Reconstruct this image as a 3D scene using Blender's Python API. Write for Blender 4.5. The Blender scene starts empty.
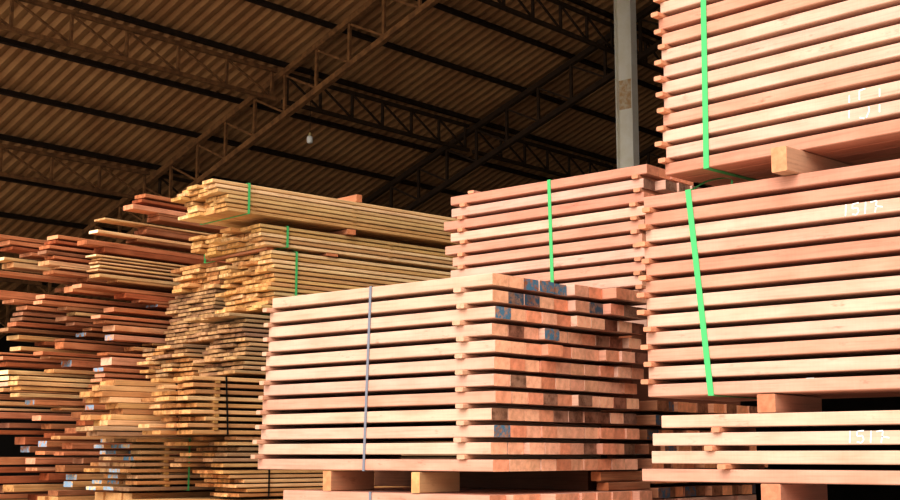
import bpy, math, random
from mathutils import Vector
R = random.Random(7)
scene = bpy.context.scene
COL = scene.collection
PI = math.pi

# ------------------------------------------------------------------ materials
def srgb(r, g, b):
    f = lambda c: (c/255/12.92) if c/255 <= .04045 else ((c/255+.055)/1.055)**2.4
    return (f(r), f(g), f(b), 1.0)

def new_mat(name):
    m = bpy.data.materials.new(name); m.use_nodes = True
    nt = m.node_tree; nt.nodes.clear()
    out = nt.nodes.new('ShaderNodeOutputMaterial'); b = nt.nodes.new('ShaderNodeBsdfPrincipled')
    nt.links.new(b.outputs[0], out.inputs[0])
    return m, nt, b

def node(nt, t, **kw):
    n = nt.nodes.new(t)
    for k, v in kw.items():
        if k in n.inputs: n.inputs[k].default_value = v
        else: setattr(n, k, v)
    return n

def ramp(nt, stops):
    r = nt.nodes.new('ShaderNodeValToRGB')
    e = r.color_ramp.elements
    while len(e) < len(stops): e.new(.5)
    for i, (p, c) in enumerate(stops):
        e[i].position = p; e[i].color = c if len(c) == 4 else (*c, 1)
    return r

def mixc(nt, mode, fac, a, b):
    n = nt.nodes.new('ShaderNodeMix'); n.data_type = 'RGBA'; n.blend_type = mode; n.clamp_factor = True
    for i, v in ((0, fac), (6, a), (7, b)):
        if isinstance(v, (int, float)): n.inputs[i].default_value = v
        elif isinstance(v, tuple): n.inputs[i].default_value = v
        else: nt.links.new(v, n.inputs[i])
    return n.outputs[2]

def wood_side(name, grain=.18, blot=.25, stain=.0, rough=.75):
    """sawn face: the object's own colour, long fibres, cloudy blotches, a few grey stains"""
    m, nt, b = new_mat(name)
    L = nt.links.new
    oi = node(nt, 'ShaderNodeObjectInfo'); tc = node(nt, 'ShaderNodeTexCoord')
    mp = node(nt, 'ShaderNodeMapping'); L(tc.outputs['Object'], mp.inputs['Vector'])
    off = node(nt, 'ShaderNodeVectorMath', operation='SCALE'); off.inputs[0].default_value = (37, 91, 53)
    L(oi.outputs['Random'], off.inputs['Scale']); L(off.outputs[0], mp.inputs['Location'])
    def stretched(sx, sy, sz, scale, detail, rgh=.55):
        mm = node(nt, 'ShaderNodeMapping'); mm.inputs['Scale'].default_value = (sx, sy, sz)
        L(mp.outputs[0], mm.inputs['Vector'])
        n = node(nt, 'ShaderNodeTexNoise', Scale=scale, Detail=detail, Roughness=rgh); L(mm.outputs[0], n.inputs['Vector'])
        return n.outputs['Fac']
    fib = stretched(1.2, 40, 40, 3.0, 5, .6)
    saw = stretched(30, 1.5, 1.5, 6.0, 3)
    cloud = stretched(1, 3, 3, 4.5, 3)
    c = oi.outputs['Color']
    rp = ramp(nt, [(.25, (1-grain*1.5,)*3), (.5, (1, 1, 1)), (.8, (1+grain*.5,)*3)]); L(fib, rp.inputs[0])
    c = mixc(nt, 'MULTIPLY', 1.0, c, rp.outputs[0])
    rp2 = ramp(nt, [(.3, (1-blot*.7, 1-blot, 1-blot*1.2)), (.62, (1, 1, 1))]); L(cloud, rp2.inputs[0])
    c = mixc(nt, 'MULTIPLY', 1.0, c, rp2.outputs[0])
    rp3 = ramp(nt, [(.3, (.9, .88, .86)), (.6, (1, 1, 1))]); L(saw, rp3.inputs[0])
    c = mixc(nt, 'MULTIPLY', .3, c, rp3.outputs[0])
    if stain:
        st = stretched(2.2, 7, 7, 4.0, 4, .7)
        rs = ramp(nt, [(.62, (0, 0, 0)), (.78, (1, 1, 1))]); L(st, rs.inputs[0])
        f = node(nt, 'ShaderNodeMath', operation='MULTIPLY'); f.inputs[1].default_value = stain; L(rs.outputs[0], f.inputs[0])
        c = mixc(nt, 'MULTIPLY', f.outputs[0], c, (.55, .47, .43, 1))
    L(c, b.inputs['Base Color']); b.inputs['Roughness'].default_value = rough
    b.inputs['Specular IOR Level'].default_value = .25
    bp = node(nt, 'ShaderNodeBump', Strength=.25, Distance=.002); L(fib, bp.inputs['Height']); L(bp.outputs[0], b.inputs['Normal'])
    return m

def wood_end(name, tint=(1, 1, 1), paint=None, paint_amt=.5, dark=.35):
    """cut end: growth rings, saw marks, darker patches, optional coat of paint"""
    m, nt, b = new_mat(name)
    L = nt.links.new
    oi = node(nt, 'ShaderNodeObjectInfo'); tc = node(nt, 'ShaderNodeTexCoord')
    off = node(nt, 'ShaderNodeVectorMath', operation='SCALE'); off.inputs[0].default_value = (17, 3.1, 2.3)
    L(oi.outputs['Random'], off.inputs['Scale'])
    ad = node(nt, 'ShaderNodeVectorMath', operation='ADD'); L(tc.outputs['Object'], ad.inputs[0]); L(off.outputs[0], ad.inputs[1])
    wv = node(nt, 'ShaderNodeTexWave', wave_type='RINGS', Scale=9, Distortion=9, Detail=4)
    wv.rings_direction = 'X'; L(ad.outputs[0], wv.inputs['Vector'])
    no = node(nt, 'ShaderNodeTexNoise', Scale=26, Detail=4, Roughness=.65); L(ad.outputs[0], no.inputs['Vector'])
    c = mixc(nt, 'MULTIPLY', 1.0, oi.outputs['Color'], (*tint, 1))
    r1 = ramp(nt, [(.2, (.86, .82, .78)), (.8, (1, 1, 1))]); L(wv.outputs['Fac'], r1.inputs[0])
    c = mixc(nt, 'MULTIPLY', .35, c, r1.outputs[0])
    r2 = ramp(nt, [(.36, (1-dark, 1-dark*1.1, 1-dark*1.15)), (.58, (1, 1, 1))]); L(no.outputs['Fac'], r2.inputs[0])
    c = mixc(nt, 'MULTIPLY', 1.0, c, r2.outputs[0])
    # each end a little lighter or darker than its neighbour
    r3 = ramp(nt, [(0, (.78, .72, .68)), (.3, (.94, .92, .9)), (1, (1.08, 1.06, 1.04))]); L(oi.outputs['Random'], r3.inputs[0])
    c = mixc(nt, 'MULTIPLY', 1.0, c, r3.outputs[0])
    if paint:
        n2 = node(nt, 'ShaderNodeTexNoise', Scale=34, Detail=4, Roughness=.7); L(ad.outputs[0], n2.inputs['Vector'])
        r4 = ramp(nt, [(max(0, 1-paint_amt-.08), (0, 0, 0)), (min(1, 1-paint_amt+.05), (1, 1, 1))]); L(n2.outputs['Fac'], r4.inputs[0])
        c = mixc(nt, 'MIX', r4.outputs[0], c, paint)
    L(c, b.inputs['Base Color']); b.inputs['Roughness'].default_value = .85
    b.inputs['Specular IOR Level'].default_value = .15
    return m

def plain(name, col, rough=.6, metal=0, noise=0, scale=8, col2=None, spec=.3):
    m, nt, b = new_mat(name)
    b.inputs['Roughness'].default_value = rough; b.inputs['Metallic'].default_value = metal
    b.inputs['Specular IOR Level'].default_value = spec
    if col2:
        tc = node(nt, 'ShaderNodeTexCoord'); n = node(nt, 'ShaderNodeTexNoise', Scale=scale, Detail=6, Roughness=.65)
        nt.links.new(tc.outputs['Object'], n.inputs['Vector'])
        r = ramp(nt, [(.38, col), (.62, col2)]); nt.links.new(n.outputs['Fac'], r.inputs[0])
        nt.links.new(r.outputs[0], b.inputs['Base Color'])
    else:
        b.inputs['Base Color'].default_value = col
    return m

M_SIDE = wood_side('sawn timber face', .12, .2, .85)
M_PLANK = wood_side('plank face', .2, .22, .6)
M_RED = wood_side('hardwood face', .30, .35, .6)
M_END = wood_end('cut timber end', (1.36, 1.19, 1.04), dark=.2)
M_ENDG = wood_end('weathered timber end', (.55, .48, .43), dark=.5)
M_ENDB = wood_end('blue painted end', (.72, .62, .55), srgb(92, 132, 156), .5)
M_ENDBD = wood_end('dark blue painted end', (.45, .42, .42), srgb(74, 92, 108), .48)
M_PEND = wood_end('cut plank end', (1.02, .96, .9), dark=.45)
M_LEND = wood_end('pale hardwood end', (1.35, 1.6, 1.9), dark=.2)
M_WEND = wood_end('white painted end', (1.25, 1.35, 1.4), srgb(150, 178, 200), .5, .3)
M_GREEN = plain('green plastic', srgb(92, 192, 120), .45, spec=.4)
M_GREEN2 = plain('dull dark green plastic', srgb(40, 118, 66), .45, spec=.4)
M_DIM = plain('shaded brown steel', srgb(58, 40, 25), .8, .0, 1, 9, srgb(74, 52, 33))  # the truss steel again, darkened for the shade deeper under the roof
M_BLACK = plain('black plastic', srgb(24, 22, 22), .4)
M_GREY = plain('grey steel band', srgb(150, 150, 160), .38, .55)
M_CHALK = plain('white chalk', srgb(255, 252, 248), .9)
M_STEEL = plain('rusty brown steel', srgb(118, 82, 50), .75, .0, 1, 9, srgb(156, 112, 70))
M_DARKSTEEL = plain('dark steel', srgb(40, 27, 17), .8, .0, 1, 5, srgb(56, 38, 25))
M_ROOF = plain('dusty brown roof sheet', srgb(174, 126, 82), .5, .2, 1, 1.6, srgb(192, 146, 98))
M_COLUMN = plain('pale grey paint', srgb(232, 226, 208), .6, 0, 1, 3, srgb(240, 236, 224))
M_RUST = plain('rust patch', srgb(196, 160, 118), .85, 0, 1, 14, srgb(216, 204, 180))
M_FLOOR = plain('packed earth', srgb(50, 40, 32), .95, 0, 1, 2, srgb(62, 50, 40))
M_YARD_BOUNCE = plain('pale bounce yard', srgb(196, 186, 170), .95, 0, 1, 2, srgb(208, 200, 186))  # pale ground, added to bounce light up onto the roof sheets
M_WALL = plain('dark sheet wall', srgb(40, 34, 28), .9, 0, 1, 2, srgb(52, 44, 36))
M_BULB = plain('frosted white glass', srgb(235, 235, 228), .35)
M_SOCKET = plain('yellowed socket', srgb(190, 170, 120), .5)

# ------------------------------------------------------------------ mesh helpers
def link(name, me, parent=None):
    o = bpy.data.objects.new(name, me); COL.objects.link(o)
    if parent: o.parent = parent
    return o

def tag(o, label=None, cat=None, group=None, kind=None):
    if label: o['label'] = label
    if cat: o['category'] = cat
    if group: o['group'] = group
    if kind: o['kind'] = kind
    return o

def mesh(name, v, f, mats, fm=None):
    me = bpy.data.meshes.new(name); me.from_pydata(v, [], f)
    for m in mats: me.materials.append(m)
    if fm: me.polygons.foreach_set('material_index', fm)
    me.update(); return me

def board_mesh(name, L, w, t, side, end, wob=.0012, seg=5, ch=.003):
    """a sawn board along local X, centred; chamfered arrises, slightly uneven along its length"""
    ch = min(ch, t*.2)
    sec = [(-w/2+ch, -t/2), (w/2-ch, -t/2), (w/2, -t/2+ch), (w/2, t/2-ch), (w/2-ch, t/2), (-w/2+ch, t/2), (-w/2, t/2-ch), (-w/2, -t/2+ch)]
    v, f, fm = [], [], []
    for i in range(seg+1):
        x = -L/2 + L*i/seg
        dy = 0 if i in (0, seg) else R.uniform(-wob, wob)*.4
        for (a, b) in sec:
            v.append((x, a*(1-abs(dy)/w*2), b - (abs(R.uniform(0, wob))*.35 if b > 0 else 0)))
    n = 8
    for i in range(seg):
        for k in range(n):
            f.append((i*n+k, i*n+(k+1) % n, (i+1)*n+(k+1) % n, (i+1)*n+k)); fm.append(0)
    f.append(tuple(range(n))[::-1]); fm.append(1)
    f.append(tuple(seg*n+k for k in range(n))); fm.append(1)
    # outward normals
    f = [tuple(reversed(q)) for q in f]
    return mesh(name, v, f, [side, end], fm)

def jit(c, a=.06):
    k = 1+R.uniform(-a, a)
    return (min(c[0]*k, 1), min(c[1]*k*(1+R.uniform(-a, a)*.35), 1), min(c[2]*k*(1+R.uniform(-a, a)*.5), 1), 1)

def board(name, label, cat, group, centre, rot, L, w, t, col, side, end, wob=.0012):
    o = link(name, board_mesh(name, L, w, t, side, end, wob))
    o.location = centre; o.rotation_euler = (0, 0, rot); o.color = col
    tag(o, label, cat, group, 'thing'); return o

ORD = 'zeroth first second third fourth fifth sixth seventh eighth ninth tenth eleventh twelfth thirteenth fourteenth fifteenth sixteenth seventeenth eighteenth nineteenth twentieth'.split()
ORD += ['twenty-'+x for x in ORD[1:10]] + ['thirtieth'] + ['thirty-'+x for x in ORD[1:10]]+ [q for p in ('fort', 'fift', 'sixt', 'sevent', 'eight') for q in [p+'ieth'] + [p+'y-'+x for x in ORD[1:10]]]

class Frame:
    """corner of a pack: a = along the boards, d = across the pack, rot = yaw of the boards"""
    def __init__(s, x, y, ang, side):
        s.o = Vector((x, y, 0)); s.rot = ang
        s.a = Vector((math.cos(ang), math.sin(ang), 0)); s.d = Vector((-s.a.y, s.a.x, 0))*side
    def at(s, a, d, z): return s.o + s.a*a + s.d*d + Vector((0, 0, z))

def ring_strap(label, fr, a, d0, d1, z0, z1, w, mat, group, lean=0, tilt=.0):
    """flat packing band round a pack, at distance a along it"""
    t = .0014
    v, f = [], []
    steps = []
    n = 5
    pts = [(d0, z0 + (z1-z0)*i/n) for i in range(n+1)] + [(d1, z1), (d1, z0)]
    for i, (d, z) in enumerate(pts):
        aa = a + lean*(z-z0)/(z1-z0)
        for s, e in ((-1, 0), (1, 0), (1, 1), (-1, 1)):
            dd = d + (t*e if d == d0 else -t*e); zz = z + ((t*e) if i in (0, len(pts)-1) else (-t*e if i in (n, n+1) else 0))
            v.append(tuple(fr.at(aa+s*w/2, dd, zz)))
    k = len(pts)
    for i in range(k):
        j = (i+1) % k
        for q in range(4):
            f.append((i*4+q, i*4+(q+1) % 4, j*4+(q+1) % 4, j*4+q))
    o = link('packing_strap', mesh('packing_strap', v, f, [mat]))
    # origin at its foot
    c = fr.at(a, (d0+d1)/2, z0); o.data.transform(__import__('mathutils').Matrix.Translation(-c)); o.location = c
    return tag(o, label, 'strap', group, 'thing')

def stick(label, fr, a, z, h, d0, d1, w=.03, col=None, group=None):
    c = fr.at(a, (d0+d1)/2, z+h/2)
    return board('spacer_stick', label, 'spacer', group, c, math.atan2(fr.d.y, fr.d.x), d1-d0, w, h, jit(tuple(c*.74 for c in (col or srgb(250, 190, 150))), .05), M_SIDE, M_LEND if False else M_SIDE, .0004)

def chalk(parent, fr_pts, width=.006):
    """hand-drawn chalk strokes lying on a timber's face; points are (along local X, height) with the face at -w/2"""
    v, f = [], []
    for st in fr_pts:
        for (x0, z0), (x1, z1) in zip(st, st[1:]):
            dx, dz = x1-x0, z1-z0; L = math.hypot(dx, dz) or 1; nx, nz = -dz/L*width/2, dx/L*width/2
            b = len(v)
            v += [(x0+nx, 0, z0+nz), (x0-nx, 0, z0-nz), (x1-nx, 0, z1-nz), (x1+nx, 0, z1+nz)]
            f.append((b, b+1, b+2, b+3))
    o = link('chalk_digit', mesh('chalk_digit', v, f, [M_CHALK]), parent)
    return o

# ------------------------------------------------------------------ pink squared timber
PINK = [srgb(221, 181, 161), srgb(216, 168, 145), srgb(224, 187, 165), srgb(213, 158, 134)]
TT, PT, WT = .046, .0652, .098           # thickness, layer pitch, width of the squared timber
GAP = PT-TT

def colword(c): return 'pale' if c in (0, 2) else 'pink'

# --- the grey-strapped stack in front
F = Frame(3.921, 3.222, PI/2, -1)        # boards run along +Y, pack goes away along +X
Z0 = 1.637
front_start = [-.0, -.0, -.012, .004, -.012, -.006, -.004, -.012, .008, -.004, .012, .002]   # from the top
blue = {(0, 2): M_ENDB, (0, 3): M_ENDB, (0, 4): M_ENDB, (1, 1): M_ENDBD, (1, 2): M_ENDBD, (2, 0): M_ENDB, (3, 3): M_ENDB, (9, 0): M_ENDB,
        (1, 6): M_ENDBD, (1, 9): M_ENDG, (2, 9): M_ENDG, (4, 9): M_ENDG, (7, 3): M_ENDG, (8, 4): M_ENDG, (8, 6): M_ENDG, (6, 1): M_ENDG, (8, 0): M_ENDG, (1, 8): M_ENDG, (3, 1): M_ENDG, (2, 7): M_ENDG}
for L_ in range(12):
    z = Z0 + (11-L_)*PT
    yend = 1.29 + .075*L_/11 + R.uniform(-.006, .006)
    for k in range(10):
        st = front_start[L_] + (R.uniform(-.004, .004) if k else 0)
        if k >= 2: st += R.choice([0, 0, 0, 0, .006, -.01, -.03])
        if L_ == 0 and k >= 7: st = -.10+R.uniform(-.005, .005)
        if L_ == 1 and k in (5, 6): st = -.035
        if L_ == 1 and k in (7, 8, 9): st = -.075
        if L_ == 2 and k >= 5: st -= .03
        if L_ == 4 and k >= 8: st = -.06
        pi = R.choice([0, 0, 1, 2, 2, 3])
        if k == 0: pi = [2, 2, 0, 2, 2, 0, 0, 1, 2, 0, 2, 1][L_]
        e = blue.get((L_, k), M_ENDG if (k > 4 and R.random() < .16) else M_END)
        et = {M_ENDB: 'blue-painted end', M_ENDBD: 'dark blue-stained end', M_ENDG: 'dark weathered end'}.get(e, 'clean end')
        lab = f"squared timber, {et}, {ORD[L_+1]} layer down, {'corner' if k == 0 else ORD[k+1]} piece, grey-strapped front stack"
        Lb = yend-st
        board('squared_timber', lab, 'timber', 'squared timbers of the grey-strapped front stack', F.at(st+Lb/2, k*(WT+.0015)+WT/2+(R.uniform(-.0006, .0006)), z+TT/2), F.rot, Lb, WT, TT, jit(PINK[pi], .045), M_SIDE, e)
    if L_ < 11:
        zs = Z0 + (10-L_)*PT + TT + .0005
        g = 'spacer sticks of the grey-strapped front stack'
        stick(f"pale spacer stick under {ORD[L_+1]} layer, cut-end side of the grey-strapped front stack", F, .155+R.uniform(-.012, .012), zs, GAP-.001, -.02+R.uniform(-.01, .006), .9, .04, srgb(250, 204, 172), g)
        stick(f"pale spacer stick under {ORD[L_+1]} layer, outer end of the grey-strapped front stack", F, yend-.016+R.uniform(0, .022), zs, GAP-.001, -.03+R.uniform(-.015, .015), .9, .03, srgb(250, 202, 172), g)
ring_strap('grey metal strap around the front timber stack', F, .695, -.003, 1.0, Z0-.003, Z0+11*PT+TT+.003, .0135, M_GREY, None, lean=-.032)

# bearers and the top of the stack underneath
def bearer(label, fr, a, d0, d1, z, w, h, col, end=M_END, name='bearer_block', rot=None):
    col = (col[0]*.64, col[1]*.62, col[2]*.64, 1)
    return board(name, label, 'bearer', None, fr.at(a, (d0+d1)/2, z+h/2), math.atan2(fr.d.y, fr.d.x), d1-d0, w, h, col, M_SIDE, end)
BH = .083
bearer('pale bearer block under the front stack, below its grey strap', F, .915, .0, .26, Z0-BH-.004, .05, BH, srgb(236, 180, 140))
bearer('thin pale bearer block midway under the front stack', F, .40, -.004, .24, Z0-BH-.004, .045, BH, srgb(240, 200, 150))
board('bearer_block', 'added dark block standing in for the shade deep under the front stack', 'bearer', None, F.at(.75, .80, Z0-BH/2-.004), F.rot, 1.28, .06, BH, srgb(120, 80, 56), M_RED, M_ENDG)  # added dark brown block: closes the view so the gap reads as shade
ZL = Z0-BH-.006-TT
for k in range(10):
    st = R.uniform(-.02, .02) - (.05 if k > 2 else 0)
    board('squared_timber', f"squared timber, topmost layer of the stack below the front bearers, {'corner' if k == 0 else ORD[k+1]} piece", 'timber', 'squared timbers below the front bearers', F.at(st+(1.19-st)/2, k*(WT+.0015)+WT/2, ZL+TT/2), F.rot, 1.19-st, WT, TT, jit(PINK[1], .06), M_SIDE, M_END)
ring_strap('grey metal strap around the stack below the front bearers', F, .655, -.003, 1.004, ZL-.065, ZL+TT+.003, .0135, M_GREY, None)
FM = Frame(4.66, 3.17, 0, 1)
board('bearer_plank', 'brown grainy plank lying under the cut ends of the front stack, upper of two', 'plank', None, (4.83, 3.262, Z0-.026), 0, .36, .05, .04, srgb(186, 132, 96), M_RED, M_END)
board('bearer_plank', 'brown grainy plank lying under the cut ends of the front stack, lower of two', 'plank', None, (4.85, 3.255, Z0-.069), 0, .32, .06, .034, srgb(176, 124, 92), M_RED, M_END)

# --- the right-hand column of stacks
def right_pack(fr, ztop, n, desc, left, cols, bottom_cols, y_len, tones, sticks=((.03, .0),), gname=None, marks=None, sa=None):
    out = []
    for L_ in range(n):
        z = ztop-TT-L_*PT
        nc = bottom_cols if L_ == n-1 else (2 if L_ < 9 else cols)
        s0 = left[L_ % len(left)]
        for k in range(nc):
            st = s0 + (R.uniform(-.01, .01) if k else 0)
            tone = tones[L_ % len(tones)]
            row = 'front' if k == 0 else ORD[k+1]
            o = board('squared_timber', f"{colword(tone)} squared timber, {ORD[L_+1]} layer down, {row} row, in the {desc}", 'timber', gname, fr.at(st+(y_len-st)/2, k*(WT+.0015)+WT/2, z+TT/2), fr.rot, y_len-st, WT, TT, jit(PINK[tone], .035), M_SIDE, M_END)
            if k == 0: out.append(o)
        if L_ < n-1:
            for q in range(1):
                ss = (sa[L_ % len(sa)] if sa else s0+.012+R.uniform(-.02, .012))
                stick(f"pale spacer stick under {ORD[L_+1]} layer of the {desc}", fr, ss, z-GAP+.0005, GAP-.001, -.024+R.uniform(-.014, .008), max(.25, cols*WT), .034, srgb(250, 184, 146), 'spacer sticks of the '+desc)
    return out
# boards run along -Y from the corner near the photo's middle; pack goes away along +X
RM = Frame(4.22, 2.715, -PI/2, 1)
ZRM = 2.678
mid = right_pack(RM, ZRM, 12, 'green-strapped stack marked 1517', [.0, .004, .006, -.002, .004, .0, .002, .004, -.003, .002, .004, .0], 3, 6, 1.55, [3, 3, 2, 1, 3, 1, 2, 2, 0, 1, 2, 1], gname='squared timbers of the chalk-marked stack')
ring_strap('green plastic strap around the middle stack on the right', RM, .268, -.003, .65, ZRM-11*PT-TT-.003, ZRM+.003, .024, M_GREEN, None, lean=-.072)
ytop = math.radians(4.8)
RT = Frame(4.305, 2.672, -PI/2-ytop, 1)
ZRT = 2.770
top = right_pack(RT, ZRT+11*PT+TT, 12, 'topmost stack on the right', [.0, .0, -.01, .004, .0, .008, .0, .006, .0, -.004, .01, .004], 2, 7, 1.5, [0, 2, 3, 1, 2, 0, 2, 2, 1, 2, 2, 3], gname='squared timbers of the topmost stack on the right')
ring_strap('green plastic strap around the topmost stack on the right', RT, .195, -.003, .75, ZRT-.003, ZRT+11*PT+TT+.003, .025, M_GREEN, None, lean=.012)
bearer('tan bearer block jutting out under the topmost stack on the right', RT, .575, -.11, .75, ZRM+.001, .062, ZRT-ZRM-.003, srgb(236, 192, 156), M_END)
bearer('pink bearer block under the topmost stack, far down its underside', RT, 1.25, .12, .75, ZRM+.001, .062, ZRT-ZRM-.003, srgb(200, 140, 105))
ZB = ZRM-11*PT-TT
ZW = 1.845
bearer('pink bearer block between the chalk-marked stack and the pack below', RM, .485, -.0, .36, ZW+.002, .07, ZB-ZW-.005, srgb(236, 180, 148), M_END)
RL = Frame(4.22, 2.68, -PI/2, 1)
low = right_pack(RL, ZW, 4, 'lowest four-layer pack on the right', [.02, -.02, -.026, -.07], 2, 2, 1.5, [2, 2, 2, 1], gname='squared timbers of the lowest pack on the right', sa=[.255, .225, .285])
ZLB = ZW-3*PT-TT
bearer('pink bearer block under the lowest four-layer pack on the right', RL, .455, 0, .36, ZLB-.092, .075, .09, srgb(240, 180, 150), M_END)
for k in range(2):
    board('squared_timber', f"pink squared timber below the lowest bearer on the right, {'front' if k == 0 else 'second'} row", 'timber', 'squared timbers under the lowest bearer', RL.at(.77, k*(WT+.002)+WT/2, ZLB-.095-TT/2), RL.rot, 1.45, WT, TT, jit(PINK[1], .04), M_SIDE, M_END)

# chalk numbers, drawn on the timber faces (x along the timber away from its centre, z up)
def on_face(o, digits, x0, zc, h, dw, wd=.005, clip=None):
    """digits as strokes on a unit box; clip keeps the part that falls on this timber"""
    G = {'1': [[(.35, .0), (.5, 1)]], '5': [[(1, 1), (.15, .95), (.1, .55), (.8, .6), (.95, .25), (.6, 0), (.05, .08)]], '7': [[(-.1, .92), (.75, .98), (.45, 0)], [(.5, .52), (1.5, .40)]]}
    out = []
    x = x0
    for ch in digits:
        st = [[(x+p[0]*dw, zc-h/2+p[1]*h) for p in q] for q in G[ch]]
        x += dw*1.45 if ch != '1' else dw*1.25
        if clip:
            lo, hi = clip; cl = []
            for q_ in st:
                run = []
                for a, b in zip(q_, q_[1:]):
                    for i in range(9):
                        p = (a[0]+(b[0]-a[0])*i/8, a[1]+(b[1]-a[1])*i/8)
                        if lo <= p[1] <= hi: run.append(p)
                        elif len(run) > 1: cl.append(run); run = []
                        else: run = []
                if len(run) > 1: cl.append(run)
            st = cl
        if st: out.append(chalk(o, st, wd))
    return out
def place_chalk(c, face):  # face: local y of the timber's outer face
    for q in c: q.location = (0, face, 0)

# --- the stack further back, between the front stack and the right-hand column
B = Frame(5.13, 3.30, PI/2, -1)
ZBK = 3.045
bstart = [-.02, .0, .0, -.01, .0, .015, .0, .0, .02, .0, .0, .0]
bend = [1.195, 1.19, 1.245, 1.2, 1.235, 1.19, 1.195, 1.2, 1.2, 1.2, 1.2, 1.2]
for L_ in range(12):
    z = ZBK-TT-L_*PT
    nc = 4 if L_ < 4 else 2
    tone = [3, 0, 3, 2, 1, 1, 2, 1, 2, 1, 2, 0][L_]
    for k in range(nc):
        st = bstart[L_] + (R.choice([0, -.012, .012]) if k else 0)
        if L_ == 1 and k: st -= .07
        e = M_ENDG if (L_ == 1 or (k and R.random() < .3)) else M_END
        et = 'dark-ended' if e is M_ENDG else colword(tone)
        Lb = bend[L_]-st+R.uniform(-.006, .006)
        board('squared_timber', f"{et} squared timber, {ORD[L_+1]} layer down, {'front' if k == 0 else ORD[k+1]} row, stack behind the front one", 'timber', 'squared timbers of the stack behind the front one', B.at(st+Lb/2, k*(WT+.0015)+WT/2, z+TT/2), B.rot, Lb, WT, TT, jit(PINK[tone], .04), M_SIDE, e)
    if L_ < 11:
        g = 'spacer sticks of the stack behind the front one'
        stick(f"pale spacer stick under {ORD[L_+1]} layer, outer end of the stack behind the front one", B, 1.115+R.uniform(-.012, .012), z-GAP+.0005, GAP-.001, -.016, .38, .035, srgb(250, 186, 148), g)
        if L_ < 9:
            stick(f"pale spacer stick under {ORD[L_+1]} layer, cut end of the stack behind the front one", B, .045+R.uniform(-.02, .012), z-GAP+.0005, GAP-.001, -.016, .38, .035, srgb(250, 186, 148), g)
ring_strap('green plastic strap around the stack behind the front one', B, .53, -.003, .41, ZBK-11*PT-TT-.003, ZBK+.003, .02, M_GREEN, None, lean=.02)
# offcut on top
board('offcut_stick', 'pale pink offcut lying on top of the stack behind the front one', 'offcut', None, B.at(1.06, .17, ZBK+.009), 0, .34, .04, .016, PINK[1], M_SIDE, M_END)
ZB2 = ZBK-11*PT-TT
for i, a in enumerate((.12, 1.05)):
    bearer(f"bearer block under the stack behind the front one, {'cut' if i == 0 else 'outer'} end", B, a, .0, 1.0, ZB2-.09, .07, .087, srgb(200, 140, 104))
ZB3 = 1.945
for L_ in range(7):
    z = ZB3-TT-L_*PT
    for k in range(10):
        st = R.uniform(-.02, .02)-.01
        e = R.choice([M_ENDG, M_ENDG, M_END, M_END, M_ENDBD])
        board('squared_timber', f"brownish timber end behind the lowest pack, {ORD[L_+1]} row down, {ORD[k+1]} from the outer side", 'timber', 'timber ends seen behind the lowest pack', B.at(st+.6, k*(WT+.002)+WT/2, z+TT/2), B.rot, 1.2-st*2, WT, TT, jit(srgb(206, 150, 116), .08), M_SIDE, e)
for L_ in range(6):
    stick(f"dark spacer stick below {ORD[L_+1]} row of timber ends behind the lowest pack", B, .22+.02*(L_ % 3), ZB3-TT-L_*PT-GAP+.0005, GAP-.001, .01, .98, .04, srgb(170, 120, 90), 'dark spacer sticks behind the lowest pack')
for a in (.12, .6, 1.05):
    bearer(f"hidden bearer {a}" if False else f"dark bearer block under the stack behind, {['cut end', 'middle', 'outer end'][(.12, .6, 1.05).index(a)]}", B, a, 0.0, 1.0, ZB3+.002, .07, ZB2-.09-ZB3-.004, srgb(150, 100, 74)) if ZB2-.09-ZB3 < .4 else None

# ------------------------------------------------------------------ yellow planks
YEL = [srgb(236, 200, 144), srgb(228, 188, 130), srgb(242, 210, 160), srgb(220, 176, 120)]
GRYB = [srgb(200, 168, 130), srgb(184, 152, 116), srgb(214, 180, 138), srgb(170, 138, 108)]
TAN = [srgb(228, 186, 132), srgb(214, 168, 116), srgb(236, 198, 148), srgb(200, 152, 104)]
YAW = math.radians(-6.0)

def plank_pack(desc, x, y, ztop, n, cols, t, pitch, w, L, tones, yaw=YAW, jx=.04, step=None, group=None, name='sawn_plank', sticks=(), skew=0, side=M_PLANK, end=M_PEND, colstep=0, wide=None):
    fr = Frame(x, y, yaw, 1)
    for L_ in range(n):
        z = ztop-t-L_*pitch
        ls = (step[L_ % len(step)] if step else 0)
        dcur = R.uniform(-.004, .004)+skew*L_
        for k in range(cols):
            ww = w*R.choice([.82, 1, 1, 1.12])
            st = ls + R.uniform(-jx, jx)*(1 if k else .45) + colstep*k
            Lb = L-st+R.uniform(-.03, .03)
            dz = R.uniform(0, .0006)
            tt = t-dz
            row = 'outer' if k == 0 else ORD[k+1]
            board(name, f"{desc}, {ORD[L_+1]} layer down, {row} plank", 'plank', group, fr.at(st+Lb/2, dcur+ww/2, z+tt/2), fr.rot, Lb, ww-.0015, tt, jit(R.choice(tones), .11), side, end)
            dcur += ww
        for a in sticks:
            if L_ < n-1 and pitch-t > .003:
                stick(f"spacer stick {'near the ends' if a < .5 else 'further along'}, {ORD[L_+1]} layer of the {desc.split(' in the ')[1]}", fr, a+R.uniform(-.01, .01), z-(pitch-t)+.0003, pitch-t-.0006, -.004, w*cols*.8, .03, srgb(214, 168, 104), 'spacer sticks of the yellow packs')
    return fr

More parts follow.
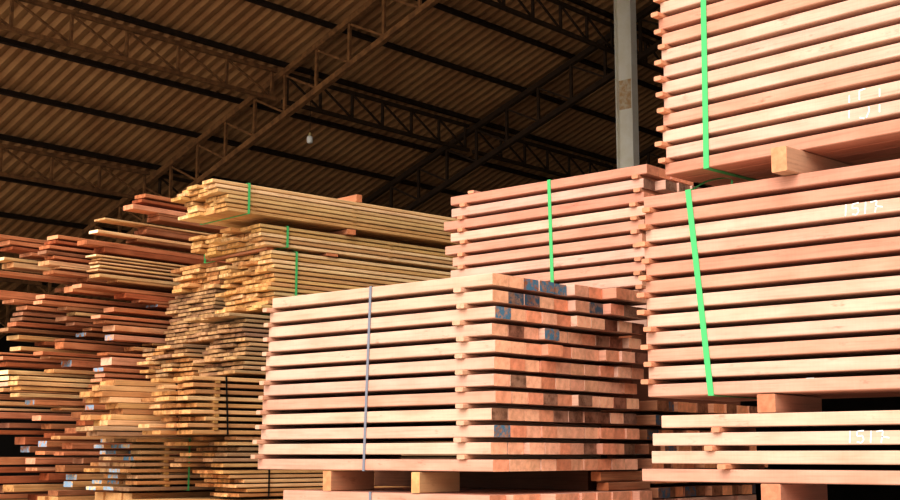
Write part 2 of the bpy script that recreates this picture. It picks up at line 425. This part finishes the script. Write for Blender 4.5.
G1, G2, G3 = 'yellow planks of the topmost pack', 'yellow planks of the second pack', 'yellow planks of the third pack'
p1 = plank_pack('yellow plank in the topmost green-strapped pack', 4.875, 6.1, 3.322, 7, 4, .0212, .0266, .118, 2.6, YEL, jx=.05, step=[-.03, -.03, .0, .06, .05, .045, .06], group=G1, sticks=(.24, 1.02))
ring_strap('green strap around the topmost yellow plank pack', p1, .20, -.012, .52, 3.322-.0212-6*.0266-.003, 3.327, .016, M_GREEN, None)
p2 = plank_pack('yellow plank in the second green-strapped pack', 5.19, 6.1, 3.099, 5, 6, .0207, .0264, .13, 2.3, YEL, jx=.06, step=[.0, .03, -.01, .03, .05], group=G2, sticks=(.18, 1.05))
ring_strap('green strap around the second yellow plank pack', p2, .20, -.012, .93, 3.099-.0207-4*.0264-.003, 3.104, .016, M_GREEN, None)
p3 = plank_pack('yellow plank in the third green-strapped pack', 5.29, 6.1, 2.948, 13, 4, .0215, .0285, .128, 2.2, YEL, jx=.06, step=[.0, .02, -.03, .0, -.02, .01, .03, .0, -.02, .02, 0, -.04, -.08], group=G3, sticks=())
ring_strap('green strap around the third yellow plank pack', p3, .18, -.012, .62, 2.948-.0215-12*.0285-.003, 2.953, .016, M_GREEN, None)
# cross bearers between the yellow packs, and one left on top
def cross(label, fr, a, z, h, w=.07, d0=-.0, d1=.5, col=srgb(226, 160, 120), ext=0):
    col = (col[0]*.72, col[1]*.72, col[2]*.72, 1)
    return board('cross_bearer', label, 'bearer', None, fr.at(a, (d0+d1)/2, z+h/2), fr.rot+PI/2, d1-d0, w, h, col, M_SIDE, M_END)
cross('pinkish bearer lying on top of the topmost yellow pack', p1, 1.06, 3.3235, .05, .045, -.0, .5)
zb1 = 3.322-.0212-6*.0266
cross('pinkish bearer between the topmost and second yellow packs', p1, 1.0, 3.1035, zb1-.0035-3.1035, .07)
cross('pinkish bearer between the second and third yellow packs', p2, .56, 2.953, 3.099-.0207-4*.0264-.0035-2.953, .09, -.0, .55)
cross('bearer under the second yellow pack near its ends', p2, .12, 2.953, 3.099-.0207-4*.0264-.0035-2.953, .05, .06, .7)

GA, GW = 'weathered planks of the shaded column', 'weathered planks'
W = 'weathered_plank'
plank_pack('brownish plank in the shaded yellow column beside the third pack', 5.40, 6.76, 2.945, 6, 4, .024, .0285, .125, 1.6, TAN, jx=.06, group='tan planks beside the third yellow pack', name=W)
plank_pack('grey-brown plank in the dense weathered pack under the shaded column', 5.40, 6.77, 2.768, 13, 4, .019, .0262, .138, 1.6, GRYB, jx=.02, group='grey planks of the dense pack', name=W, step=[0, .0, -.01, -.01, -.02, -.01, -.02, -.03, -.03, -.04, -.04, -.05, -.05])
plank_pack('grey-brown plank in the weathered pack under the third yellow pack', 5.085, 6.1, 2.536, 13, 4, .019, .0282, .125, 2.0, GRYB, jx=.035, group='weathered planks under the third yellow pack', name=W, step=[-.1, .02, 0, 0, .01, .02, .03, .02, .0, -.04, .02, 0, -.05])
plank_pack('brown plank in the bulging pack left of the weathered pack', 5.14, 6.72, 2.392, 7, 4, .02, .0285, .14, 1.3, TAN+GRYB, jx=.06, group='brown planks of the bulging pack', name=W, step=[-.02, .03, 0, .02, .05, .03, .08])
p7 = plank_pack('yellow plank in the black-strapped pack', 4.74, 6.1, 2.150, 9, 4, .023, .0385, .115, 2.2, TAN, jx=.08, group='yellow planks of the black-strapped pack', step=[.0, .0, .02, -.03, .03, .0, .05, -.03, -.02], sticks=(.14,))
ring_strap('thin black strap around the yellow pack beside the front stack', p7, .215, -.014, .54, 2.150-.023-8*.0385-.003, 2.154, .011, M_BLACK, None, lean=-.02)
plank_pack('dark brown plank in the untidy pack under the black-strapped pack', 4.98, 6.1, 1.808, 6, 4, .021, .0315, .13, 1.9, GRYB+TAN, jx=.12, group='dark planks of the untidy pack', name=W, step=[.06, .0, .09, .03, -.05, 0])
pf = plank_pack('yellow plank in the low black-strapped pack under the bearers', 5.10, 6.1, 1.612, 6, 3, .020, .0272, .13, 1.6, TAN, jx=.05, group='yellow planks of the low black-strapped pack', step=[-.14, -.08, .0, -.03, .02, 0])
ring_strap('thin black strap around the low yellow pack beside the front bearers', pf, .18, -.014, .48, 1.612-.02-5*.0272-.003, 1.616, .011, M_BLACK, None)
p9 = plank_pack('tan plank in the low pack with the thin green strap', 4.78, 6.72, 1.800, 9, 4, .022, .0365, .128, 1.5, TAN+GRYB, jx=.09, group='tan planks of the low green-strapped pack', step=[-.03, .0, .04, -.02, .03, -.05, .02, .03, .0], sticks=(.22,))
for o in [o for o in COL.objects if o.get('group') == 'tan planks of the low green-strapped pack']:
    if R.random() < .45: o.data.materials[1] = R.choice([M_WEND, M_ENDB, M_WEND])
ring_strap('thin green strap around the low tan pack', p9, .37, -.014, .61, 1.800-.022-8*.0365-.003, 1.804, .012, M_GREEN, None)
plank_pack('yellow plank on the bottom row below the untidy pack', 4.66, 6.1, 1.438, 2, 5, .022, .03, .13, 2.0, YEL, jx=.06, group='yellow planks of the bottom row')
plank_pack('thick tan plank jutting out left of the black-strapped pack', 4.52, 6.68, 2.142, 8, 2, .032, .034, .12, 1.3, TAN, jx=.07, group='thick tan planks left of the black-strapped pack', step=[.05, .0, .0, .03, .1, .12, .05, .02], name='tan_plank')
plank_pack('dull tan plank lying on the low green-strapped pack', 4.50, 6.68, 1.868, 2, 3, .026, .0315, .13, 1.6, TAN+GRYB, jx=.11, group='dull tan planks above the low pack', name='tan_plank')

# ------------------------------------------------------------------ reddish hardwood boards, far left
RED = [srgb(204, 138, 98), srgb(180, 110, 74), srgb(216, 152, 112), srgb(170, 118, 84), srgb(224, 166, 130)]
def red_board(label, x, y, ztop, L, w, t, col, yaw, end, grp):
    a = Vector((math.cos(yaw), math.sin(yaw), 0)); d = Vector((-a.y, a.x, 0))
    c = Vector((x, y, 0))+a*(L/2)+d*(w/2)+Vector((0, 0, ztop-t/2))
    return board('hardwood_board', label, 'board', grp, c, yaw, L, w, t, col, M_RED, end)


CAMX, CAMY, CAMZ = 0, 0, 1.7
def sight(px, py, y):
    """where the line of sight through a point of the photograph meets the upright plane at distance y"""
    an = math.radians(41.277) + math.atan((450-px)/1332.8)
    x = y/math.tan(an); D = math.hypot(x, y)*math.cos(an-math.radians(41.277))
    return x, CAMZ + (455-py)/1332.8*D*1.0

TONE = {'R': (RED[0], 'reddish'), 'D': (RED[1], 'dark red'), 'L': (RED[2], 'pale red'), 'B': (RED[3], 'brown'), 'P': (RED[4], 'pinkish'),
        'T': (TAN[2], 'tan'), 'U': (TAN[1], 'dull tan')}
ENDS = {'p': (M_LEND, 'pale end'), 'w': (M_WEND, 'blue-white end'), 'n': (M_PEND, 'plain end')}
PILE = {
 'front': (7.42, .14, [(136,188.5,4.8,'R','n'),(133,194,4.3,'D','n'),(124,199.3,6.5,'P','n'),(150,208,3,'B','n'),(96,213.5,3,'T','n'),(140,219,4,'B','n'),(89,226,3.5,'T','p'),(130,231,4,'B','n'),(78,236.5,5,'R','n'),(97,243,7,'D','n'),
   (88,251.5,3,'T','p'),(93,255.5,2.6,'T','n'),(90,259,2.6,'T','n'),(92,262.5,3,'T','p'),(91,266.5,3,'T','n'),(93,271.5,4,'T','n'),(112,276.5,4,'U','n'),(75,282,6,'R','p'),(120,289,6,'D','n'),(135,297,4,'R','p'),(153,302,3,'R','w'),
   (108.6,306,5,'R','p'),(95,314,4.5,'R','p'),(100,319.5,4,'B','n'),(110,324.5,8,'P','p'),(109.5,334,8,'P','w'),(150,343,3,'U','n'),(130,346.5,4.5,'U','n'),(104,352,4,'R','n'),(108,357,9,'P','p'),(100,367.5,5,'R','w'),(102,373.5,4,'R','p'),(99,378.5,4.5,'R','p'),(98,384,4,'B','n'),
   (96,389,8,'B','n'),(90,398,6,'B','n'),(92,405,6,'R','w'),(80,412,7,'B','n'),(84,420,7,'D','n'),(76,428,7,'B','n'),(60,436,5,'U','n'),(72,443,8,'R','n'),(64,452,5,'L','n'),(84,458,6,'B','p'),(66,465,8,'B','n'),(78,474,6,'U','w'),(74,481,8,'U','w'),(60,490,7,'B','n')]),
 'middle': (7.67, .14, [(48,231.5,4.5,'R','p'),(46,237,4,'D','n'),(40,242,4,'R','n'),(37,247.5,4.5,'B','p'),(45,253,4,'R','n'),(40,258,5,'T','n'),(52,264,3,'T','n'),(46,268,5,'L','n'),(80,274,6,'B','n'),(66,284.5,7,'R','p'),(37.6,293,5,'R','p'),(35,299,5,'R','p'),(60,305.5,5,'B','p'),(70,311,4,'T','n'),
   (61,315.5,5,'B','p'),(69,321.5,4,'B','p'),(87,327,4,'R','p'),(81,332,5,'B','w'),(60,338,3,'B','n'),(59,341.5,8,'R','n'),(38,351,4,'D','p'),(46,356,3,'B','p'),(68,359.5,8,'R','w'),(50,369,5,'U','n'),(15,376,4.5,'T','n'),(14,381,4.5,'T','n'),(18,386.5,5,'U','n'),(17,393,4.5,'T','n'),
   (32,400,7,'R','w'),(60,408,3,'U','n'),(40,415.5,7,'L','p'),(50,424,7,'B','n'),(54,433,6,'D','n'),(47,441,8,'R','w'),(45,451,5,'L','n'),(36,458,8,'L','p'),(38,467.5,4,'P','n'),(50,473,9,'D','n'),(16,484.5,8,'U','n'),(40,494,6,'D','n')]),
 'rear': (7.94, .16, [(-12,231,5,'R','n'),(-1,237,5,'R','p'),(2,243.5,4,'D','n'),(22,248.5,4.5,'R','p'),(-6,254.5,4.5,'T','p'),(4,260,7,'T','n'),(-14,268,5,'L','n'),(70,274,5,'B','n'),(60,281,5,'B','n'),(-14,288,9,'R','n'),(6,298,5,'R','p'),(20,304.5,5,'R','p'),(16,311,4,'B','p'),(16,316,4,'B','p'),(10,321,5,'D','p'),
   (2,327,4,'B','p'),(13,334.5,5,'U','p'),(40,340,5,'D','n'),(16,346,5,'U','p'),(-4,352,3,'R','n'),(-2,356,5,'R','p'),(2,362,6,'D','n'),(4,370,5,'T','p'),(5,376,5,'T','p'),(5,382,5,'P','p'),(0,388,5,'U','n'),(-10,394,6,'B','n'),(-12,401,6,'T','n'),(-14,408,3,'T','n'),
   (-14,412,8,'L','n'),(8,423,6,'B','p'),(-14,430,6,'D','n'),(25,437,8,'D','p'),(30,446,9,'B','w'),(-14,457,9,'L','n'),(-10,467,8,'D','n'),(-14,476,8,'D','n'),(6,485,8,'B','p'),(-14,494,6,'R','n')]),
}
for row, (y, wd, lst) in PILE.items():
    prev = 99; n = 0
    for (px, py, th, tn, en) in lst:
        x, z = sight(px, py, y)
        t = th*math.hypot(x, y)/1332.8*R.uniform(.66, .92)
        z = min(z, prev-.0012); n += 1
        col, tw = TONE[tn]; em, ew = ENDS[en]
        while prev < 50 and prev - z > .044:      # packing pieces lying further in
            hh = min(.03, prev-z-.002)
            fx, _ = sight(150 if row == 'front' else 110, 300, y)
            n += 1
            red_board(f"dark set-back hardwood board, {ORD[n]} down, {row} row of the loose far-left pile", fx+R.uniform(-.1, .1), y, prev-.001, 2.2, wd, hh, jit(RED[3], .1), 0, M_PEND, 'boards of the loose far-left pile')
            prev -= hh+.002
        w_ = wd*R.uniform(.72, 1.0) if wd else 0
        red_board(f"{tw} hardwood board with {ew}, {ORD[n]} down, {row} row of the loose far-left pile", x, y+R.uniform(0, .008), z, R.uniform(2.3, 2.9), w_, t-.0008, jit(col, .12), R.uniform(-.012, .012), em, 'boards of the loose far-left pile')
        prev = z-t
    PILE[row] = prev


# ------------------------------------------------------------------ loose green strap tail under the topmost right stack
def ribbon(name, pts, wdir, w, mat, label):
    """flat band following a smooth path; wdir is the direction of its width"""
    pts = [Vector(p) for p in pts]; path = []
    P_ = [pts[0]*2-pts[1]] + pts + [pts[-1]*2-pts[-2]]
    for i in range(1, len(P_)-2):
        for k in range(8):
            t = k/8; a, b, c, d = P_[i-1:i+3]
            path.append(.5*((2*b)+(c-a)*t+(2*a-5*b+4*c-d)*t*t+(3*b-a-3*c+d)*t**3))
    path.append(pts[-1])
    v, f = [], []; o0 = path[0]; wd = Vector(wdir)*w/2
    for i, p in enumerate(path):
        tg = (path[min(i+1, len(path)-1)]-path[max(i-1, 0)]).normalized(); n = tg.cross(wd).normalized()*.0007
        v += [tuple(p-o0+e*wd+g*n) for e, g in ((-1, -1), (1, -1), (1, 1), (-1, 1))]
    for i in range(len(path)-1):
        f += [(i*4+q, i*4+(q+1) % 4, i*4+4+(q+1) % 4, i*4+4+q) for q in range(4)]
    f += [(0, 1, 2, 3), (len(path)*4-1, len(path)*4-2, len(path)*4-3, len(path)*4-4)]
    o = link(name, mesh(name, v, f, [mat])); o.location = o0
    return tag(o, label, 'strap', None, 'thing')
ribbon('strap_tail', [RT.at(.07, -.0, ZRM+.006), RT.at(.09, .05, ZRM+.03), RT.at(.13, .09, ZRM+.062), RT.at(.20, .10, ZRM+.066), RT.at(.25, .08, ZRM+.05), RT.at(.27, .05, ZRM+.025)], (.55, .75, .35), .016, M_GREEN2, 'loose curled green strap tail between the two upper stacks on the right')
# chalk numbers
def chalk_on(o, digits, x0, zc, h, dw, clip=None):
    c = on_face(o, digits, x0, zc, h, dw, .0046, clip)
    place_chalk(c, WT/2+.0008 if CH_POS else -WT/2-.0008)
CH_POS = False
def chalk_px(o, digits, fr, a, zc, h, dw, clip=None):
    """number whose first stroke starts a metres along the pack, centred at world height zc"""
    loc = o.matrix_basis.inverted() @ (fr.at(a, 0, zc))
    chalk_on(o, digits, loc.x, loc.z, h, dw, clip)
bpy.context.view_layer.update()
zm = lambda zt_, L_: zt_-TT/2-L_*PT
chalk_px(mid[2], '1517', RM, .80, zm(ZRM, 2)+.002, .040, .026)
chalk_px(low[1], '1517', RL, .742, zm(ZW, 1)+.003, .040, .027)
zt9 = zm(ZRT+11*PT+TT, 9)
zmid = (zm(ZRT+11*PT+TT, 9)+zm(ZRT+11*PT+TT, 10))/2
for k_ in (9, 10):
    zc_ = zm(ZRT+11*PT+TT, k_)
    loc = top[k_].matrix_basis.inverted() @ RT.at(.775, 0, zmid)
    c = on_face(top[k_], '151', loc.x, loc.z, .108,  .042, .005, (-TT/2+.003, TT/2-.003))
    place_chalk(c, -WT/2-.0008)


# ------------------------------------------------------------------ the shed
H0, TN = 12.0, .364
PH, TD = .065, .62
def roof_z(y): return H0-TN*y
RX0, RX1 = 5.7, 43.0
def corrugated(name, y0, z0, y1, z1, x0, x1, pitch=.177, amp=.05, mat=M_ROOF):
    prof = [(0, 0), (.36, 0), (.46, 1), (.72, 1)]
    v, f = [], []
    xs = []
    n = int((x1-x0)/pitch)
    for i in range(n):
        for (u, h) in prof: xs.append((x0+(i+u)*pitch, h*amp))
    rows = 6
    for r in range(rows+1):
        y = y0+(y1-y0)*r/rows; z = z0+(z1-z0)*r/rows
        for (x, h) in xs: v.append((x, y, z+h))
    m = len(xs)
    for r in range(rows):
        for i in range(m-1):
            f.append((r*m+i, r*m+i+1, (r+1)*m+i+1, (r+1)*m+i))
    o = link(name, mesh(name, v, f, [mat])); tag(o, kind='structure'); return o
EAVE = 21.5; RIDGE = 3.0
corrugated('ceiling', EAVE+.4, roof_z(EAVE+.4), RIDGE, roof_z(RIDGE), RX0, RX1)
corrugated('ceiling_2', RIDGE, roof_z(RIDGE), -14, roof_z(RIDGE)-TN*17, RX0, RX1)

def box_obj(name, x0, x1, y0, y1, z0, z1, mat, kind='structure'):
    v = [(x, y, z) for x in (x0, x1) for y in (y0, y1) for z in (z0, z1)]
    f = [(0, 1, 3, 2), (4, 6, 7, 5), (0, 4, 5, 1), (2, 3, 7, 6), (0, 2, 6, 4), (1, 5, 7, 3)]
    o = link(name, mesh(name, v, f, [mat])); tag(o, kind=kind); return o
def gable(name, x, mat):
    v = [(x, -14, 0), (x, EAVE, 0), (x, EAVE, roof_z(EAVE)-.05), (x, RIDGE, roof_z(RIDGE)-.05), (x, -14, roof_z(RIDGE)-TN*17-.05)]
    v += [(a+.15, b, c) for a, b, c in v]
    f = [(0, 1, 2, 3, 4), (9, 8, 7, 6, 5)] + [(i, i+5, (i+1) % 5+5, (i+1) % 5) for i in range(5)]
    o = link(name, mesh(name, v, f, [mat])); tag(o, kind='structure'); return o
box_obj('floor', 5.6, 60, -30, 40, -.2, 0, M_FLOOR)
box_obj('floor_2', -25, 5.6, -30, 40, -.2, 0, M_YARD_BOUNCE)  # unseen ground outside, made bright as a reflector for the roof
box_obj('wall_left', 5.7, RX1, EAVE, EAVE+.15, 0, roof_z(EAVE+.1)-.014-PH-.012-.115-TD-.06, M_WALL)
box_obj('trim_1', 5.7, RX1, EAVE+.2, EAVE+.3, 2.5, roof_z(EAVE+.25)-.04, M_WALL)
box_obj('wall_right', 5.7, RX1, -14.15, -14, 0, roof_z(RIDGE)-TN*17-.05, M_WALL)
gable('wall_back', RX1, M_WALL)

def bar(p, q, w, h=None):
    """box bar between two points, w wide, h deep"""
    p, q = Vector(p), Vector(q); h = h or w
    a = (q-p).normalized(); up = Vector((0, 0, 1)) if abs(a.z) < .95 else Vector((0, 1, 0))
    s = a.cross(up).normalized(); u = s.cross(a)
    v = [tuple(b + s*i*w/2 + u*j*h/2) for b in (p, q) for i, j in ((-1, -1), (1, -1), (1, 1), (-1, 1))]
    return v, [(3, 2, 1, 0), (4, 5, 6, 7), (0, 1, 5, 4), (1, 2, 6, 5), (2, 3, 7, 6), (3, 0, 4, 7)]
def bars(name, lst, mat, parent, org):
    V, Fc = [], []
    for (p, q, w, h) in lst:
        v, f = bar(p, q, w, h); b = len(V)
        V += [tuple(Vector(x)-org) for x in v]; Fc += [tuple(i+b for i in t) for t in f]
    return link(name, mesh(name, V, Fc, [mat]), parent)
def empty(name, loc):
    o = bpy.data.objects.new(name, None); COL.objects.link(o); o.location = loc; return o

TX = [6.72, 11.75, 15.85, 19.95, 24.05]
PY = [10.55+.955*i for i in range(11)]          # purlins, from the ridge side down to the eave
# purlins sit between the sheets and the trusses
for i, y in enumerate(PY):
    o = empty('roof_purlin', (RX0+.1, y, roof_z(y)))
    zc = roof_z(y)-.014-PH/2
    lip = [((RX0+.1, y, zc), (26.0, y, zc), .035, PH)]
    bars('web', lip, M_DARKSTEEL, o, o.location)
    bars('flange', [((RX0+.1, y-.02, zc-PH/2-.006), (26.0, y-.02, zc-PH/2-.006), .075, .012)], M_DARKSTEEL, o, o.location)
    tag(o, f"dark steel purlin under the corrugated roof, {ORD[len(PY)-i]} up from the eave", 'purlin', 'roof purlins', 'thing')

def truss(x, label, ya=RIDGE+.2, yb=EAVE+.1):
    zt = lambda y: roof_z(y)-.014-PH-.012-.115
    o = empty('roof_truss', (x, yb, zt(yb)-TD))
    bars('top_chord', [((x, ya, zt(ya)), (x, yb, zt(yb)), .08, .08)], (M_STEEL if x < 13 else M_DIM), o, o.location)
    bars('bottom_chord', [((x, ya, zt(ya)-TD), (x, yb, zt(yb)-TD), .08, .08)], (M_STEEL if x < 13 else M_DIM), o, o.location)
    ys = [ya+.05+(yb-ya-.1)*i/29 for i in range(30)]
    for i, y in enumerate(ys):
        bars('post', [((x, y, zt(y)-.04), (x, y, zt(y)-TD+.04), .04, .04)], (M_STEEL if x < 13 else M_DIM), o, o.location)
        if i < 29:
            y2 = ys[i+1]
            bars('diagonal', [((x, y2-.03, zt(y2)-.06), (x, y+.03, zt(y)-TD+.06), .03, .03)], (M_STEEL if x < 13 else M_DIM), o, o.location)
    return tag(o, label, 'truss', 'roof trusses', 'thing')
truss(TX[0], 'brown sloping roof truss cut off by the top corner of the picture')
truss(TX[1], 'brown sloping roof truss beside the hanging bulb')
truss(TX[2], 'dark sloping roof truss beyond the hanging bulb, meeting the grey column')
truss(TX[3], 'dark sloping roof truss in the gloom behind the grey column')

def lattice(xa, xb, y, label):
    zt = roof_z(y)-.014-PH-.012-.05; D = .40
    o = empty('lattice_girder', (xa, y, zt-D))
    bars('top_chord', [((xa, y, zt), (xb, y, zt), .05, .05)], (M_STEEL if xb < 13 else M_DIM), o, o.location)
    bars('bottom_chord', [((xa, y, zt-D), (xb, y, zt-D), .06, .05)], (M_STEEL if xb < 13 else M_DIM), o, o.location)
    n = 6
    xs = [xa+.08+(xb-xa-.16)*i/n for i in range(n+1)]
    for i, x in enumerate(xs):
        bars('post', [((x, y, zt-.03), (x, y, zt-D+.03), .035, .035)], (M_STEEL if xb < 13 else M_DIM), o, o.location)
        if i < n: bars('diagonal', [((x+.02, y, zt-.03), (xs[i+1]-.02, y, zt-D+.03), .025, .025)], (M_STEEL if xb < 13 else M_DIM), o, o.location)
    return tag(o, label, 'girder', 'lattice girders between the roof trusses', 'thing')
bayname = ['before the nearest truss', 'between the first and second trusses', 'between the second and third trusses', 'between the third and fourth trusses']
rown = {0: 'uppermost row', 3: 'second row down', 6: 'third row down', 9: 'lowest row'}
for r in (0, 3, 6, 9):
    for b in range(3):
        lattice(TX[b]+.06, TX[b+1]-.06, PY[r]+.05, f"zigzag lattice girder under the roof, {rown[r]}, {bayname[b+1]}")

# column
cx, cy = 15.30, 10.09
ch = empty('steel_column', (cx, cy, 0))
zt = roof_z(cy)-.07
def cbox(name, x0, x1, y0, y1, z0, z1, mat):
    v = [(x, y, z) for x in (x0, x1) for y in (y0, y1) for z in (z0, z1)]
    f = [(0, 1, 3, 2), (4, 6, 7, 5), (0, 4, 5, 1), (2, 3, 7, 6), (0, 2, 6, 4), (1, 5, 7, 3)]
    return link(name, mesh(name, v, f, [mat]), ch)
cbox('web', -.01, .01, -.125, .125, .02, zt, M_COLUMN)
cbox('flange', -.075, .075, .125, .14, .02, zt, M_COLUMN)
cbox('flange', -.075, .075, -.14, -.125, .02, zt, M_COLUMN)
cbox('rust_patch', -.0125, -.0105, -.12, .12, 6.55, 6.98, M_RUST)
cbox('base_plate', -.2, .2, -.2, .2, 0, .02, M_COLUMN)
tag(ch, 'pale grey steel H-column with a rust patch, behind the right-hand stacks', 'column', None, 'thing')

# hanging bulb
lx, ly, lz = 11.90, 12.99, 5.93
lp = empty('hanging_lamp', (lx, ly, lz))
def lathe(name, prof, mat, parent, n=16):
    v = [(r*math.cos(2*PI*i/n), r*math.sin(2*PI*i/n), z) for (r, z) in prof for i in range(n)]
    f = [(j*n+i, j*n+(i+1) % n, (j+1)*n+(i+1) % n, (j+1)*n+i) for j in range(len(prof)-1) for i in range(n)]
    f += [tuple(range(n))[::-1], tuple((len(prof)-1)*n+i for i in range(n))]
    return link(name, mesh(name, v, f, [mat]), parent)
lathe('bulb', [(.02, -.035), (.036, -.028), (.042, -.01), (.042, .045), (.036, .062), (.024, .07)], M_BULB, lp)
lathe('socket', [(.02, .0705), (.022, .074), (.02, .105), (.01, .115), (.004, .125)], M_SOCKET, lp)
lathe('cord', [(.004, .1255), (.004, roof_z(ly)-.3-lz)], M_DARKSTEEL, lp, 6)
tag(lp, 'small white bulb hanging on a cord from the roof', 'lamp', None, 'thing')

# ------------------------------------------------------------------ lumber below the frame, carrying the visible stacks
def under(name, label, fr, a0, a1, d0, d1, ztop, mat, t=.05, gap=.016, w=.11):
    v, f = [], []
    z = ztop-t
    while True:
        zb = max(z, 0)
        dd = d0
        while dd < d1-.02:
            de = min(dd+w, d1)
            b = len(v); j = R.uniform(-.02, .02)
            for aa in (a0+j, a1+j):
                for q in (dd+.001, de-.001):
                    for zz in (zb, zb+t): v.append(tuple(fr.at(aa, q, zz)))
            f += [tuple(i+b for i in s) for s in [(0, 1, 3, 2), (4, 6, 7, 5), (0, 4, 5, 1), (2, 3, 7, 6), (0, 2, 6, 4), (1, 5, 7, 3)]]
            dd = de
        if zb <= 0: break
        z -= t+gap
        if z < 0: z = 0 if zb > t*1.05 else -1
        if z < 0: break
    o = link(name, mesh(name, v, f, [mat]))
    o.color = PINK[1] if mat is M_SIDE else TAN[1]
    return tag(o, label, 'lumber', None, 'stuff')
under('stacked_lumber', 'stacked pink timber below the front bearers', F, 0, 1.19, 0, 1.0, ZL-.006, M_SIDE)
under('stacked_lumber', 'stacked pink timber below the lowest pack on the right', RL, .04, 1.5, 0, .7, ZLB-.095-TT-.006, M_SIDE)
under('stacked_lumber', 'stacked timber at the foot of the stack behind the front one', B, 0, 1.2, 0, 1.0, ZB3-6*PT-TT-.006, M_SIDE)
YF = Frame(4.45, 6.1, YAW, 1)
under('stacked_lumber', 'stacked yellow planks at the foot of the yellow column', YF, 0, 2.2, .0, .62, 1.38, M_PLANK)
under('stacked_lumber', 'stacked planks at the foot of the shaded column', YF, .3, 2.0, .74, 1.2, 1.47, M_PLANK)

for row, y in (('front', 7.42), ('middle', 7.67), ('rear', 7.94)):
    pf_ = Frame(4.3 if row != 'front' else 4.7, y, 0, 1)
    under('stacked_lumber', f"stacked boards at the foot of the far-left pile, {row} row", pf_, 0, 2.6, 0, .2, PILE[row]-.004, M_RED)


# ------------------------------------------------------------------ light
w = bpy.data.worlds.new('World'); scene.world = w; w.use_nodes = True
nt = w.node_tree; bg = nt.nodes['Background']
bg.inputs['Color'].default_value = (1.0, .98, .965, 1); bg.inputs['Strength'].default_value = 1.1
sun = bpy.data.lights.new('sun', 'SUN'); so = bpy.data.objects.new('sun', sun); COL.objects.link(so)
sun.energy = 2.7; sun.angle = math.radians(45); sun.color = (1, .965, .93)
d = Vector((1.0, .28, -.8)); so.rotation_euler = d.to_track_quat('-Z', 'Y').to_euler()

# ------------------------------------------------------------------ camera
cam = bpy.data.cameras.new('camera'); co = bpy.data.objects.new('camera', cam); COL.objects.link(co)
cam.sensor_width = 36; cam.lens = 1317/900*36; cam.clip_end = 300
phi, pitch = math.radians(41.277), math.radians(8.8475)
co.location = (0, 0, 1.7)
dirv = Vector((math.cos(phi)*math.cos(pitch), math.sin(phi)*math.cos(pitch), math.sin(pitch)))
co.rotation_euler = dirv.to_track_quat('-Z', 'Y').to_euler()
scene.camera = co
scene.view_settings.view_transform = 'Standard'
scene.view_settings.look = 'None'
scene.view_settings.exposure = .3
scene.view_settings.gamma = .82
